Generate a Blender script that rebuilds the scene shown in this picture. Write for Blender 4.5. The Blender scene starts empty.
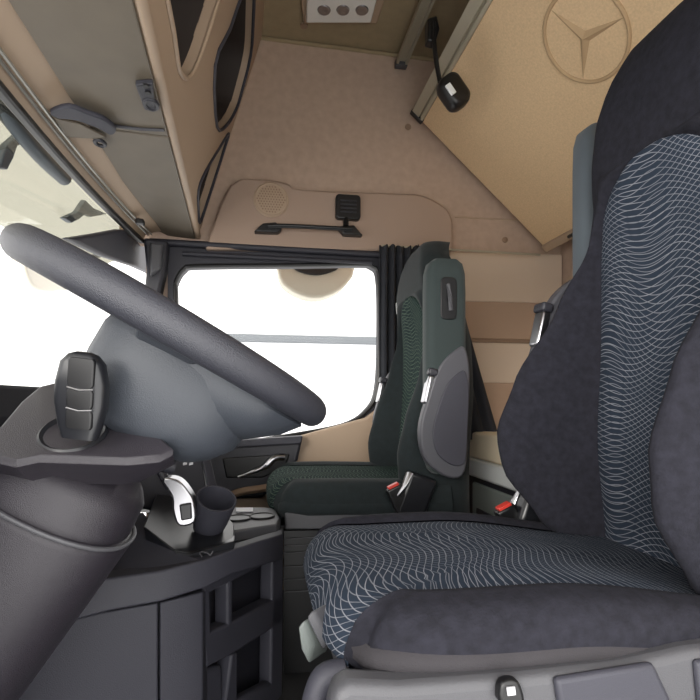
import bpy, bmesh, math, random
from mathutils import Vector, Matrix
random.seed(4)
C = bpy.context.scene.collection
F = 500.0; YAW = math.radians(10); HZ = 400.0; ZC = 0.8
FW = Vector((math.sin(YAW), math.cos(YAW), 0)); RT = Vector((math.cos(YAW), -math.sin(YAW), 0))
CAM = Vector((0, 0, ZC))
def ray(px, py): return FW + RT*((px-350)/F) + Vector((0, 0, (HZ-py)/F))
def PY(px, py, Y): r = ray(px, py); return CAM + r*(Y/r.y)
def PX(px, py, X): r = ray(px, py); return CAM + r*(X/r.x)
def PZ(px, py, Z): r = ray(px, py); return CAM + r*((Z-ZC)/r.z)
def PP(px, py, p, n): r = ray(px, py); return CAM + r*((p-CAM).dot(n)/r.dot(n))
def sm(t): t = max(0, min(1, t)); return t*t*(3-2*t)
def tab(x, T):
    if x <= T[0][0]: return T[0][1]
    for (a, b), (c, d) in zip(T, T[1:]):
        if x <= c: t = (x-a)/(c-a); return b+(d-b)*(t*.5+sm(t)*.5)
    return T[-1][1]

# ------------------------------------------------------------ materials
def lin(c): c /= 255; return c/12.92 if c <= .04045 else ((c+.055)/1.055)**2.4
def rgb(r, g, b): return (lin(r), lin(g), lin(b), 1)
class NT:
    def __init__(s, m): s.t = m.node_tree; s.n = s.t.nodes; s.l = s.t.links
    def new(s, k, **kw):
        n = s.n.new(k)
        for a, b in kw.items(): setattr(n, a, b)
        return n
    def math(s, op, a, b=None):
        n = s.new('ShaderNodeMath', operation=op)
        for i, v in enumerate((a, b)):
            if v is None: continue
            if isinstance(v, (int, float)): n.inputs[i].default_value = v
            else: s.l.new(v, n.inputs[i])
        return n.outputs[0]
MATS = {}
def mat(name, col, rough=.5, metal=0, bump=0, bscale=400, var=0, vscale=8, sheen=0, spec=.5, coat=0, var2=None):
    m = bpy.data.materials.new(name); m.use_nodes = True; t = NT(m)
    b = t.n['Principled BSDF']
    b.inputs['Base Color'].default_value = rgb(*col); b.inputs['Roughness'].default_value = rough
    b.inputs['Metallic'].default_value = metal; b.inputs['Specular IOR Level'].default_value = spec
    b.inputs['Coat Weight'].default_value = coat
    if sheen:
        b.inputs['Sheen Weight'].default_value = sheen; b.inputs['Sheen Roughness'].default_value = .5
    tc = t.new('ShaderNodeTexCoord')
    if var:
        n = t.new('ShaderNodeTexNoise'); n.inputs['Scale'].default_value = vscale; n.inputs['Detail'].default_value = 6
        t.l.new(tc.outputs['Object'], n.inputs['Vector'])
        r = t.new('ShaderNodeValToRGB')
        c = col; r.color_ramp.elements[0].position = .3; r.color_ramp.elements[1].position = .7
        r.color_ramp.elements[0].color = rgb(*[max(0, x*(1-var)) for x in c])
        r.color_ramp.elements[1].color = rgb(*[min(255, x*(1+var)) for x in (var2 or c)])
        t.l.new(n.outputs['Fac'], r.inputs[0]); t.l.new(r.outputs[0], b.inputs['Base Color'])
    if bump:
        n = t.new('ShaderNodeTexNoise'); n.inputs['Scale'].default_value = bscale; n.inputs['Detail'].default_value = 3
        t.l.new(tc.outputs['Object'], n.inputs['Vector'])
        bp = t.new('ShaderNodeBump'); bp.inputs['Strength'].default_value = bump; bp.inputs['Distance'].default_value = .002
        t.l.new(n.outputs['Fac'], bp.inputs['Height']); t.l.new(bp.outputs[0], b.inputs['Normal'])
    MATS[name] = m; return m
def glassy(name, col, alpha, rough=.05):
    m = bpy.data.materials.new(name); m.use_nodes = True; t = NT(m); t.n.remove(t.n['Principled BSDF'])
    tr = t.new('ShaderNodeBsdfTransparent'); tr.inputs[0].default_value = rgb(*col)
    gl = t.new('ShaderNodeBsdfGlossy'); gl.inputs['Roughness'].default_value = rough
    fr = t.new('ShaderNodeFresnel'); fr.inputs[0].default_value = 1.45
    k = t.math('MULTIPLY', fr.outputs[0], alpha)
    mx = t.new('ShaderNodeMixShader'); t.l.new(k, mx.inputs[0]); t.l.new(tr.outputs[0], mx.inputs[1]); t.l.new(gl.outputs[0], mx.inputs[2])
    t.l.new(mx.outputs[0], t.n['Material Output'].inputs[0]); return m
def netfabric(name, base, line, su=1.0, sv=1.0):
    """woven upholstery: two families of fine wavy pale threads crossing on dark cloth, laid out in the cloth's own UV metres"""
    m = bpy.data.materials.new(name); m.use_nodes = True; t = NT(m); b = t.n['Principled BSDF']
    b.inputs['Roughness'].default_value = .9; b.inputs['Specular IOR Level'].default_value = .08; b.inputs['Sheen Weight'].default_value = .0
    uv = t.new('ShaderNodeUVMap'); uv.uv_map = 'UVMap'; sp = t.new('ShaderNodeSeparateXYZ'); t.l.new(uv.outputs[0], sp.inputs[0])
    u, v = sp.outputs[0], sp.outputs[1]
    M_ = t.math
    def fam(k, a1, f1, g1, a2, f2, ph, skew):
        s1 = M_('MULTIPLY', M_('SINE', M_('ADD', M_('MULTIPLY', u, f1), M_('ADD', M_('MULTIPLY', v, g1), ph))), a1)
        s2 = M_('MULTIPLY', M_('SINE', M_('ADD', M_('MULTIPLY', v, f2), M_('MULTIPLY', u, 9.0))), a2)
        x = M_('ADD', M_('MULTIPLY', v, k), M_('ADD', s1, M_('ADD', s2, M_('MULTIPLY', u, skew))))
        fr = M_('ABSOLUTE', M_('SUBTRACT', M_('FRACT', x), .5))
        mr = t.new('ShaderNodeMapRange'); t.l.new(fr, mr.inputs[0])
        mr.inputs[1].default_value = .02; mr.inputs[2].default_value = .085; mr.inputs[3].default_value = 1; mr.inputs[4].default_value = 0
        return mr.outputs[0]
    A = fam(84, 1.5, 26, 5, .5, 15, 0.0, 12)
    B = fam(76, 1.5, 30, -7, .6, 19, 2.1, -30)
    L = M_('MAXIMUM', A, M_('MULTIPLY', B, .75))
    n = t.new('ShaderNodeTexNoise'); n.inputs['Scale'].default_value = 14; t.l.new(uv.outputs[0], n.inputs['Vector'])
    L2 = M_('MULTIPLY', L, M_('ADD', M_('MULTIPLY', n.outputs['Fac'], 1.0), .25))
    mx = t.new('ShaderNodeMix', data_type='RGBA'); t.l.new(L2, mx.inputs[0]); mx.inputs[6].default_value = rgb(*base); mx.inputs[7].default_value = rgb(*line)
    t.l.new(mx.outputs[2], b.inputs['Base Color'])
    bp = t.new('ShaderNodeBump'); bp.inputs['Strength'].default_value = .3; bp.inputs['Distance'].default_value = .001
    t.l.new(L, bp.inputs['Height']); t.l.new(bp.outputs[0], b.inputs['Normal'])
    return m
beige   = mat('beige_lining', (176, 154, 137), .85, bump=.25, bscale=350, var=.03, vscale=30)
beigeP  = mat('beige_plastic', (170, 148, 126), .55, bump=.15, bscale=700)
headl   = mat('headliner', (150, 134, 106), .9, bump=.3, bscale=420, var=.03, vscale=25)
panelB  = mat('side_panel_beige', (160, 138, 122), .6, bump=.15, bscale=700)
stripeL = mat('pale_wall_cloth', (202, 184, 164), .85, bump=.2, bscale=400)
stripeT = mat('tan_wall_cloth', (170, 145, 124), .85, bump=.2, bscale=400)
tan     = mat('tan_panel', (142, 118, 98), .8, bump=.2, bscale=420)
bunkM   = mat('bunk_cloth', (212, 184, 146), .85, bump=.4, bscale=900, var=.04, vscale=160)
bunkE   = mat('bunk_emblem', (176, 150, 116), .8, bump=.3, bscale=700)
olive   = mat('olive_panel', (104, 95, 82), .55, bump=.2, bscale=900, var=.04, vscale=10)
dark    = mat('dark_plastic', (44, 44, 51), .45, bump=.35, bscale=650)
darkR   = mat('dark_grained_plastic', (44, 41, 47), .34, bump=.45, bscale=1000)
darkS   = mat('soft_dark_plastic', (54, 54, 63), .6, bump=.25, bscale=500)
grey    = mat('grey_plastic', (74, 74, 78), .5, bump=.25, bscale=600)
greyG   = mat('green_grey_plastic', (98, 104, 102), .5, bump=.25, bscale=600)
black   = mat('black_plastic', (18, 18, 20), .4)
gloss   = mat('gloss_black', (26, 27, 31), .32)
storM   = mat('storage_door_plastic', (142, 150, 146), .5)
visB    = mat('blue_grey_bar', (62, 74, 82), .5, bump=.2, bscale=200)
frameM  = mat('door_frame_rubber', (44, 44, 52), .6)
wheelM  = mat('steering_leather', (48, 49, 56), .42, bump=.5, bscale=800)
hubM    = mat('hub_plastic', (52, 56, 63), .5, bump=.3, bscale=600)
chrome  = mat('brushed_chrome', (170, 170, 174), .28, metal=1)
alu     = mat('aluminium', (188, 188, 182), .4, metal=.7)
rail    = mat('pale_rail', (172, 166, 148), .45, metal=.4)
white   = mat('pale_cover', (232, 236, 236), .5)
armG    = mat('armrest_green_cloth', (44, 54, 54), .85, bump=.3, bscale=500, sheen=.1)
velour  = mat('dark_velour', (34, 34, 41), .95, bump=.5, bscale=260, var=.14, vscale=70, spec=.2)
velourG = mat('dark_green_velour', (24, 32, 34), .95, bump=.4, bscale=260, var=.10, vscale=50, sheen=.06)
band    = mat('grey_band_cloth', (56, 54, 57), .9, bump=.4, bscale=700, spec=.2)
armM    = mat('armrest_cloth', (80, 88, 95), .85, bump=.3, bscale=500, sheen=.1)
netD    = netfabric('blue_net_fabric', (44, 52, 64), (150, 152, 160))
netP    = netfabric('green_net_fabric', (28, 42, 42), (104, 120, 106))
binM    = mat('bin_lining', (52, 44, 40), .7)
curtM   = mat('curtain_cloth', (40, 42, 48), .95, bump=.2, bscale=300)
cream   = mat('mattress_cloth', (244, 228, 200), .9, bump=.2, bscale=500)
floorM  = mat('rubber_floor', (34, 34, 36), .7, bump=.3, bscale=200)
red     = mat('red_button', (200, 60, 50), .35)
shellM  = mat('seat_shell', (74, 74, 80), .5, bump=.25, bscale=600)
dashM   = mat('matt_dash', (36, 36, 42), .9, spec=.12, bump=.2, bscale=500)
glass   = glassy('window_glass', (250, 250, 250), .12)
visorM  = glassy('tinted_visor', (200, 199, 190), .15, .2)
mirrorM = mat('pale_mirror_shell', (190, 184, 168), .5)
lensM   = mat('lamp_lens', (232, 232, 228), .2, metal=.1)
mark    = mat('printed_mark', (200, 200, 205), .5)
outM    = mat('outside_grey', (90, 94, 98), .7)
groundM = mat('pale_gravel', (190, 186, 178), .9, var=.06, vscale=3)

# ------------------------------------------------------------ object helpers
WP = {}
def tag(o, label=None, cat=None, group=None, kind=None):
    if label: o['label'] = label
    if cat: o['category'] = cat
    if group: o['group'] = group
    if kind: o['kind'] = kind
    return o
def thing(name, label, cat, loc=(0, 0, 0), group=None, kind=None):
    o = bpy.data.objects.new(name, None); C.objects.link(o); o.location = loc; o.empty_display_size = .05
    WP[o.name] = Vector(loc); return tag(o, label, cat, group, kind)
def obj(name, vf, m, parent=None, ang=40, subs=0, uvs=None, label=None, cat=None, group=None, kind=None, bevel=0):
    me = bpy.data.meshes.new(name)
    if isinstance(vf, bmesh.types.BMesh): bmesh.ops.recalc_face_normals(vf, faces=vf.faces); vf.to_mesh(me); vf.free()
    else:
        me.from_pydata([tuple(v) for v in vf[0]], [], vf[1])
        if uvs:
            ul = me.uv_layers.new(name='UVMap')
            for lp in me.loops: ul.data[lp.index].uv = uvs[lp.vertex_index]
        bm = bmesh.new(); bm.from_mesh(me); bmesh.ops.recalc_face_normals(bm, faces=bm.faces); bm.to_mesh(me); bm.free()
    xs = [v.co for v in me.vertices]
    b = Vector(((min(v.x for v in xs)+max(v.x for v in xs))/2, (min(v.y for v in xs)+max(v.y for v in xs))/2, min(v.z for v in xs)))
    for v in me.vertices: v.co -= b
    me.polygons.foreach_set('use_smooth', [True]*len(me.polygons)); me.set_sharp_from_angle(angle=math.radians(ang))
    me.materials.append(m)
    o = bpy.data.objects.new(name, me); C.objects.link(o)
    WP[o.name] = b; o.parent = parent; o.location = b - (WP[parent.name] if parent else Vector((0, 0, 0)))
    if bevel:
        md = o.modifiers.new('b', 'BEVEL'); md.width = bevel; md.segments = 3; md.limit_method = 'ANGLE'; md.angle_limit = math.radians(35)
    if subs: md = o.modifiers.new('s', 'SUBSURF'); md.levels = md.render_levels = subs
    return tag(o, label, cat, group, kind)
def join(*vfs):
    V = []; Fc = []
    for v, f in vfs:
        n = len(V); V += [Vector(p) for p in v]; Fc += [tuple(i+n for i in q) for q in f]
    return V, Fc
def box(c, s, R=None):
    c = Vector(c); V = []
    for i in (-1, 1):
        for j in (-1, 1):
            for k in (-1, 1):
                p = Vector((i*s[0]/2, j*s[1]/2, k*s[2]/2)); V.append(c+(R@p if R else p))
    return V, [(0, 1, 3, 2), (4, 6, 7, 5), (0, 4, 5, 1), (2, 3, 7, 6), (0, 2, 6, 4), (1, 5, 7, 3)]
def bbox(x0, x1, y0, y1, z0, z1): return box(((x0+x1)/2, (y0+y1)/2, (z0+z1)/2), (x1-x0, y1-y0, z1-z0))
def prism(pts, d):
    """a closed outline given real thickness d (a vector)"""
    n = len(pts); d = Vector(d); V = [Vector(p) for p in pts]+[Vector(p)+d for p in pts]
    return V, [tuple(range(n)), tuple(range(2*n-1, n-1, -1))]+[(i, (i+1) % n, (i+1) % n+n, i+n) for i in range(n)]
def loft(rings, closed=True, caps=True):
    n = len(rings[0]); V = [Vector(p) for r in rings for p in r]; Fc = []
    for i in range(len(rings)-1):
        for j in range(n if closed else n-1):
            k = (j+1) % n; Fc.append((i*n+j, i*n+k, (i+1)*n+k, (i+1)*n+j))
    if caps and closed: Fc += [tuple(range(n)), tuple(range((len(rings)-1)*n, len(rings)*n))]
    return V, Fc
def tube(path, r, n=12, flat=1.0, up=Vector((0, 0, 1)), closed=False, caps=True):
    path = [Vector(p) for p in path]; rings = []; N = len(path)
    for i, p in enumerate(path):
        a = path[(i-1) % N] if (closed or i > 0) else p; b = path[(i+1) % N] if (closed or i < N-1) else p
        t = (b-a).normalized(); s = t.cross(up)
        if s.length < 1e-3: s = t.cross(Vector((1, 0, 0)))
        s.normalize(); w = s.cross(t).normalized(); rr = r[i] if isinstance(r, (list, tuple)) else r
        rings.append([p+s*math.cos(q)*rr+w*math.sin(q)*rr*flat for q in [2*math.pi*k/n for k in range(n)]])
    if closed: rings.append(rings[0])
    return loft(rings, True, caps and not closed)
def disc(c, ax, r, h, n=32, prof=None):
    c = Vector(c); ax = Vector(ax).normalized(); s = ax.cross(Vector((.31, .2, 1))).normalized(); w = ax.cross(s)
    prof = prof or [(r, 0), (r, h)]
    return loft([[c+ax*q+(s*math.cos(2*math.pi*k/n)+w*math.sin(2*math.pi*k/n))*p for k in range(n)] for p, q in prof])
def spline(pts, k=6, closed=False):
    P = [Vector(p) for p in pts]; out = []; N = len(P)
    for i in range(N if closed else N-1):
        g = lambda j: P[j % N] if closed else P[max(0, min(N-1, j))]
        a, b, c, d = g(i-1), g(i), g(i+1), g(i+2)
        for j in range(k):
            t = j/k; out.append(.5*((2*b)+(c-a)*t+(2*a-5*b+4*c-d)*t*t+(3*b-a-3*c+d)*t**3))
    if not closed: out.append(P[-1])
    return out
def sp2(pts, k=6, closed=False): return [(v.x, v.y) for v in spline([(a, b, 0) for a, b in pts], k, closed)]
def rrect(w, h, r, n=5):
    o = []
    for cx, cy, a0 in ((w/2-r, h/2-r, 0), (-w/2+r, h/2-r, 90), (-w/2+r, -h/2+r, 180), (w/2-r, -h/2+r, 270)):
        for i in range(n+1): a = math.radians(a0+90*i/n); o.append((cx+r*math.cos(a), cy+r*math.sin(a)))
    return o
def onY(pts, Y): return [PY(a, b, Y) for a, b in pts]
def S(o): return tag(o, kind='structure')
YW = 2.2            # far side wall
ZT = ZC+1.575       # ceiling

# ------------------------------------------------------------ shell
S(obj('floor', bbox(-.9, 1.5, -.05, YW+.05, -.05, 0), floorM))
S(obj('ceiling', bbox(-.6, 1.5, -.05, YW+.05, ZT, ZT+.05), headl))
# side wall with the door opening cut out
def wall_with_hole(outer, hole, Y, th):
    bm = bmesh.new()
    def loop(pts, y): return [bm.verts.new((p[0], y, p[1])) for p in pts]
    ed = []
    for L in (outer, hole):
        vs = loop(L, Y)
        for i in range(len(vs)): ed.append(bm.edges.new((vs[i], vs[(i+1) % len(vs)])))
    r = bmesh.ops.triangle_fill(bm, edges=ed, use_beauty=True)
    fs = [g for g in r['geom'] if isinstance(g, bmesh.types.BMFace)]
    e = bmesh.ops.extrude_face_region(bm, geom=fs)
    for v in [g for g in e['geom'] if isinstance(g, bmesh.types.BMVert)]: v.co.y += th
    return bm
dA, dB = PY(168, 400, YW).x-.0, PY(396, 400, YW).x
dT = PY(290, 249, YW).z
def doorhole(g=0): return [(dA+g, .12+g), (dB-g, .12+g), (dB-g, dT-g), (dA+g, dT-g)]
S(obj('wall_passenger', wall_with_hole([(-.475, -.0), (1.45, -.0), (1.45, ZT+.02), (-.58, ZT+.02), (-.58, ZC+.665), (-.475, ZC+.655)], doorhole(), YW, .06), beige, ang=20))
S(obj('wall_rear', bbox(1.42, 1.5, -.05, YW+.05, 0, ZT), beige))
# driver's side: unseen; roof side shapes the light, rear corner cut back to let more in; the doorway stands open behind the camera
S(obj('wall_driver', join(bbox(-.6, 1.5, -.1, -.04, dT+.1, ZT), bbox(1.0, 1.5, -.1, -.04, 0, dT+.1)), beige))
# firewall below the windscreen
S(obj('wall_front', bbox(-.9, -.84, -.05, YW, 0, ZC), dark))
S(obj('wall_header', bbox(-.58, -.53, -.05, YW, ZC+.761, ZT), beige))
# quilted seam between wall and ceiling
S(obj('trim_1', tube([(-.1, YW-.004, ZT-.01), (.6, YW-.004, ZT-.012), (1.4, YW-.004, ZT-.01)], .008, 8), headl))
# seams and lower tan panels of the side wall behind the door
wx0, wx1 = PY(447, 300, YW).x, 1.42
for i, (r0, r1, mm) in enumerate(((252, 301, stripeL), (301, 338, stripeT), (342, 382, stripeL), (382, 440, stripeT))):
    q = [PY(450, r0, YW-.02), PY(556, r0+2, YW-.02), PY(556, r1+2, YW-.02), PY(450, r1, YW-.02)]
    q[1].x = q[2].x = 1.415
    S(obj('trim_%d' % (i+10), prism(q, (0, .018, 0)), mm, bevel=.004))
q = [PY(450, 338, YW-.012), PY(556, 340, YW-.012)]
S(obj('trim_14', bbox(q[0].x, 1.415, YW-.012, YW-.002, q[0].z-.016, q[0].z+.004), tan))

# raised beige side panel above the door
sp = [(205, 249), (230, 185), (262, 179), (288, 183), (302, 189), (395, 193), (418, 194), (432, 199), (446, 208), (452, 218), (453, 230), (453, 251)]
ps = sp2(sp[:1]+sp[1:], 3)
pn = obj('trim_20', prism(onY(ps, YW-.06), (0, .058, 0)), panelB, bevel=.012); S(pn)
# thin panel seam along the wall right of it
a, b = PY(455, 217, YW), PY(530, 221, YW)
S(obj('trim_21', tube([a, b], .004, 6), beigeP))

# ------------------------------------------------------------ passenger door
YD = YW+.0
door = thing('door_1', None, None, (0, YD, .12), kind='structure')
wo = sp2([(178, 300), (178, 285), (186, 272), (200, 269), (290, 268), (355, 267), (370, 269), (376, 280), (377, 330), (375, 385), (366, 408), (340, 424), (270, 437), (206, 446), (185, 440), (179, 420)], 5, True)
hole = [(PY(a, b, YD).x, PY(a, b, YD).z) for a, b in wo]
obj('door_frame', wall_with_hole(doorhole(.004), hole, YD-.03, .05), frameM, door, ang=30)
def inset(pts, k):
    cx = sum(p[0] for p in pts)/len(pts); cy = sum(p[1] for p in pts)/len(pts)
    return [(cx+(p[0]-cx)*(1+k), cy+(p[1]-cy)*(1+k)) for p in pts]
gv = [(p[0], YD-.0, p[1]) for p in inset(hole, .004)]
obj('window_pane', prism(gv, (0, .006, 0)), glass, door)
obj('window_seal', tube([(p[0], YD-.034, p[1]) for p in inset(hole, .01)], .009, 8, up=Vector((0, 1, 0)), closed=True), black, door)
# door header, raised dark frame lines
a, b = PY(150, 250, YD-.05), PY(393, 254, YD-.05)
obj('door_header', tube([(a.x, YD-.05, dT-.015), (b.x, YD-.05, dT-.02)], .014, 10), frameM, door)
a, b = PY(182, 262, YD-.05), PY(372, 262, YD-.05)
obj('header_rib', tube([(a.x, YD-.045, dT-.055), (b.x, YD-.045, dT-.055)], .01, 8), frameM, door)
# beige lower door card
card = [(215, 505), (300, 470), (320, 452), (330, 430), (362, 419), (362, 520), (330, 560), (200, 560)]
obj('door_card', prism(onY([(196, 600), (196, 480), (230, 480), (300, 436), (366, 418), (392, 398), (392, 600)], YD-.075), (0, .045, 0)), beigeP, door, bevel=.01)
obj('armrest_scoop', prism(onY([(330, 478), (352, 462), (356, 505), (330, 505)], YD-.082), (0, .02, 0)), tan, door, bevel=.006)
obj('dark_door_panel', prism(onY([(196, 446), (260, 443), (303, 437), (298, 460), (280, 484), (262, 498), (225, 500), (196, 500)], YD-.12), (0, .045, 0)), dark, door, bevel=.012)
obj('sill_strip', prism(onY([(196, 443), (303, 436), (301, 444), (196, 450)], YD-.14), (0, .06, 0)), darkS, door, bevel=.006)
obj('armrest', tube(spline([PY(215, 502, YD-.15), PY(240, 492, YD-.16), (PY(272, 486, YD-.16)), PY(300, 470, YD-.14)], 5), .022, 12, flat=.7), tan, door)
hp = obj('handle_recess', prism(onY([(222, 458), (290, 454), (284, 470), (262, 478), (226, 478)], YD-.126), (0, .02, 0)), black, door, bevel=.006)
obj('door_handle', tube(spline([PY(238, 477, YD-.15), PY(252, 472, YD-.155), PY(266, 466, YD-.155), PY(274, 458, YD-.15), PY(284, 457, YD-.14)], 5), [.006]*5+[.010]*5+[.016]*11, 10, flat=.9), chrome, hp, label='chrome door handle')
# front corner pillar and quarter frame
S(obj('trim_2', prism(onY([(143, 237), (168, 240), (166, 262), (160, 290), (158, 460), (140, 460), (143, 300), (146, 270)], YW-.08), (0, .08, 0)), dark, bevel=.012))
S(obj('trim_3', prism(onY([(150, 242), (163, 244), (160, 268), (150, 276)], YW-.11), (0, .03, 0)), grey, bevel=.008))

# ------------------------------------------------------------ windscreen, its header and visor
zs = ZC+.64
def hx(Y, x0, x1): return x0+(x1-x0)*max(0, (Y-1.2))**2/1.0
YS = [i*.1 for i in range(0, 22)]+[2.15]
def ribbon(fx, fz, w, h):
    """a rail that follows the bowed header"""
    rings = []
    for Y in YS:
        x, z = fx(Y), fz(Y); rings.append([(x-w/2, Y, z-h/2), (x+w/2, Y, z-h/2), (x+w/2, Y, z+h/2), (x-w/2, Y, z+h/2)])
    return loft(rings)
xs_ = lambda Y: hx(Y, -.535, -.475)
def glassrow(z, Y): return (xs_(Y)-.02-(zs-z)*.22, Y, z)
wsg = loft([[glassrow(zs-.75*k/6, Y) for Y in YS] for k in range(7)], closed=False)
ws = thing('window_1', None, None, (-.6, 1.1, ZC-.05), kind='structure')
obj('windscreen_pane', wsg, glass, ws)
obj('windscreen_seal', ribbon(lambda Y: xs_(Y), lambda Y: zs+.005, .024, .02), black, ws, bevel=.006)
# bowed beige header band between windscreen and cabinet
prof = [(-.53, .655), (-.52, .672), (-.5, .682), (-.47, .69), (-.42, .70), (-.42, .76), (-.545, .76), (-.545, .66)]
rings = []
for Y in YS:
    k = xs_(Y)+.535; rings.append([(x+k, Y, ZC+z) for x, z in prof])
S(obj('trim_4', loft(rings), beigeP, ang=30))
bl = thing('roller_blind', 'slim double chrome rails of the roller blind along the beige windscreen header', 'blind', (-.5, 1.2, ZC+.67))
for dx, dz in ((0, 0), (.012, .004)):
    obj('rail', ribbon(lambda Y: xs_(Y)+.026+dx, lambda Y: ZC+.671+dz, .005, .006), alu, bl)
obj('end_cap', box(PZ(140, 222, ZC+.66), (.03, .03, .018)), black, bl, bevel=.004)
vz = ZC+.6
# pale outer sun visor seen through the windscreen
vis = thing('sun_visor', 'pale green tinted outer sun visor in front of the windscreen top', 'sun visor', (-.8, 1.2, ZC+.5))
vr = []
for Y in [i*.1 for i in range(2, 24)]:
    b = hx(Y, -.62, -.56); vr.append([(b+.045, Y, ZC+.675), (b, Y, ZC+.66), (b-.08, Y, ZC+.60), (b-.2, Y, ZC+.545), (b-.204, Y, ZC+.549), (b-.084, Y, ZC+.604), (b-.004, Y, ZC+.664), (b+.041, Y, ZC+.679)])
obj('visor_shell', loft(vr), visorM, vis)
obj('visor_bar', tube(spline([PX(-30, 62, -.60), PX(10, 118, -.60), PX(40, 155, -.59), PX(64, 178, -.585)], 5), .022, 12), visB, vis)
for pts in ([(0, 168), (8, 145), (22, 132), (30, 142), (18, 146), (14, 158), (8, 170)], [(65, 218), (78, 212), (86, 200), (94, 208), (108, 214), (92, 217), (86, 214), (80, 219), (72, 223)]):
    obj('visor_bracket', prism([PX(a, b, -.64) for a, b in pts], (-.02, 0, 0)), visB, vis, bevel=.004)
# lower corner moulding where header meets pillar
S(obj('trim_5', prism([PX(58, 238, -.54), PX(90, 233, -.54), PX(112, 229, -.54), PX(128, 230, -.54), PX(147, 240, -.54), PX(152, 262, -.54), PX(146, 274, -.54), PX(128, 266, -.54), PX(96, 256, -.54), PX(74, 246, -.54)], (.03, 0, 0)), darkS, bevel=.008))
mr = thing('door_mirror', 'tan outside mirror seen through the windscreen behind the steering wheel rim', 'mirror', PX(48, 290, -.9))
obj('mirror_housing', prism([PX(a, b, -.92) for a, b in sp2([(26, 258), (50, 256), (76, 262), (80, 285), (60, 291), (40, 290), (30, 280)], 4, True)], (-.08, .02, 0)), mirrorM, mr, bevel=.01)
obj('mirror_arm', tube([PX(70, 262, -.95), PX(100, 255, -.95)], .014, 8), black, mr)

# ------------------------------------------------------------ overhead cabinet along the windscreen
oc = thing('overhead_cabinet', 'beige overhead cabinet with open bins above the windscreen', 'cabinet', (-.3, 1.2, ZC+.69))
zb = ZC+.69
fy = lambda Y: -.207-(Y-.91)*.047            # lower rear edge line
YC = [.0, .3, .6, .9, 1.2, 1.5, 1.8, 2.05, 2.195]
# olive underside doors, split by a seam
ySeam = PZ(140, 130, zb).y
for nm, y0, y1 in (('underside_door', -.02, ySeam-.003), ('underside_door', ySeam+.003, 2.19)):
    ys = [y0+(y1-y0)*i/8 for i in range(9)]
    rings = [[(max(-.43, xs_(Y)+.07+.02) if Y < 1.6 else xs_(Y)+.09, Y, zb-.004), (fy(Y)-.01, Y, zb-.012), (fy(Y)-.01, Y, zb+.012), (-.42, Y, zb+.012)] for Y in ys]
    obj(nm, loft(rings), olive, oc, bevel=.003)
# fascia: a sheet leaning rearwards as it rises, bins cut into it
p0 = Vector((fy(.91), .91, zb)); p1 = Vector((fy(2.2), 2.2, zb))
up = Vector((.27, 0, .89)).normalized(); al = (p1-p0).normalized(); nF = al.cross(up).normalized()
if nF.x < 0: nF = -nF
def FP(px, py): return PP(px, py, p0, nF)
def loc2(p): d = p-p0; return Vector((d.dot(al), d.dot(up)))
top_s = (ZT-.0-zb)/up.z
outer = [(-.93, -.0), (1.29, -.0), (1.29, top_s), (-.93, top_s)]
bins_px = [[(163, -40), (173, 20), (180, 52), (189, 59), (196, 50), (205, 20), (222, -40)],
           [(212, 66), (226, 36), (234, 2), (240, 2), (240, 60), (238, 112), (232, 135), (220, 158), (216, 130)],
           [(202, 184), (212, 183), (226, 165), (227, 190), (221, 214), (208, 236), (204, 225)]]
bm = bmesh.new(); ed = []
def add_loop(pts):
    vs = [bm.verts.new(p0+al*q[0]+up*q[1]) for q in pts]
    for i in range(len(vs)): ed.append(bm.edges.new((vs[i], vs[(i+1) % len(vs)])))
bins2 = []
for L in ([(-.55, .14), (.2, .10), (.34, .10), (.43, .15), (.46, .24), (.46, .36), (.46, .6), (.42, .72), (-.5, .72)],
          [(.64, .33), (.68, .48), (.69, .6), (.78, .74), (1.0, .76), (1.16, .74), (1.22, .62), (1.22, .54), (1.12, .41), (.95, .31)],
          [(.98, .08), (1.10, .05), (1.22, .04), (1.24, .12), (1.24, .40), (1.215, .43), (1.14, .34), (1.0, .16)]):
    bins2.append([Vector((v.x, v.y)) for v in spline([(a, b, 0) for a, b in L], 3, True)])
add_loop(outer)
for L in bins2: add_loop(L)
r = bmesh.ops.triangle_fill(bm, edges=ed, use_beauty=True)
fs = [g for g in r['geom'] if isinstance(g, bmesh.types.BMFace)]
e = bmesh.ops.extrude_face_region(bm, geom=fs)
for v in [g for g in e['geom'] if isinstance(g, bmesh.types.BMVert)]: v.co -= nF*.03
obj('fascia', bm, beigeP, oc, ang=30)
for L in bins2:
    rg = [[p0+al*q.x+up*q.y-nF*.028 for q in L], [p0+al*q.x+up*(q.y*.97+.01)-nF*.20 for q in L]]
    V, Fc = loft(rg, True, False); n = len(L); Fc.append(tuple(range(n, 2*n)))
    bn = obj('bin_liner', (V, Fc), binM, oc)
    cx = sum(q.x for q in L)/n; cy = sum(q.y for q in L)/n
    mn = min(q.x for q in L); mxx = max(q.x for q in L)
    obj('bin_lip', tube([p0+al*q.x+up*q.y+nF*.002 for q in L], .006, 6, up=nF, closed=True), darkS if L is not bins2[0] else beigeP, bn)
# rolled lower edge
obj('lower_edge', tube([(fy(Y), Y, zb+.004) for Y in YC], .014, 10), beigeP, oc)
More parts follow.
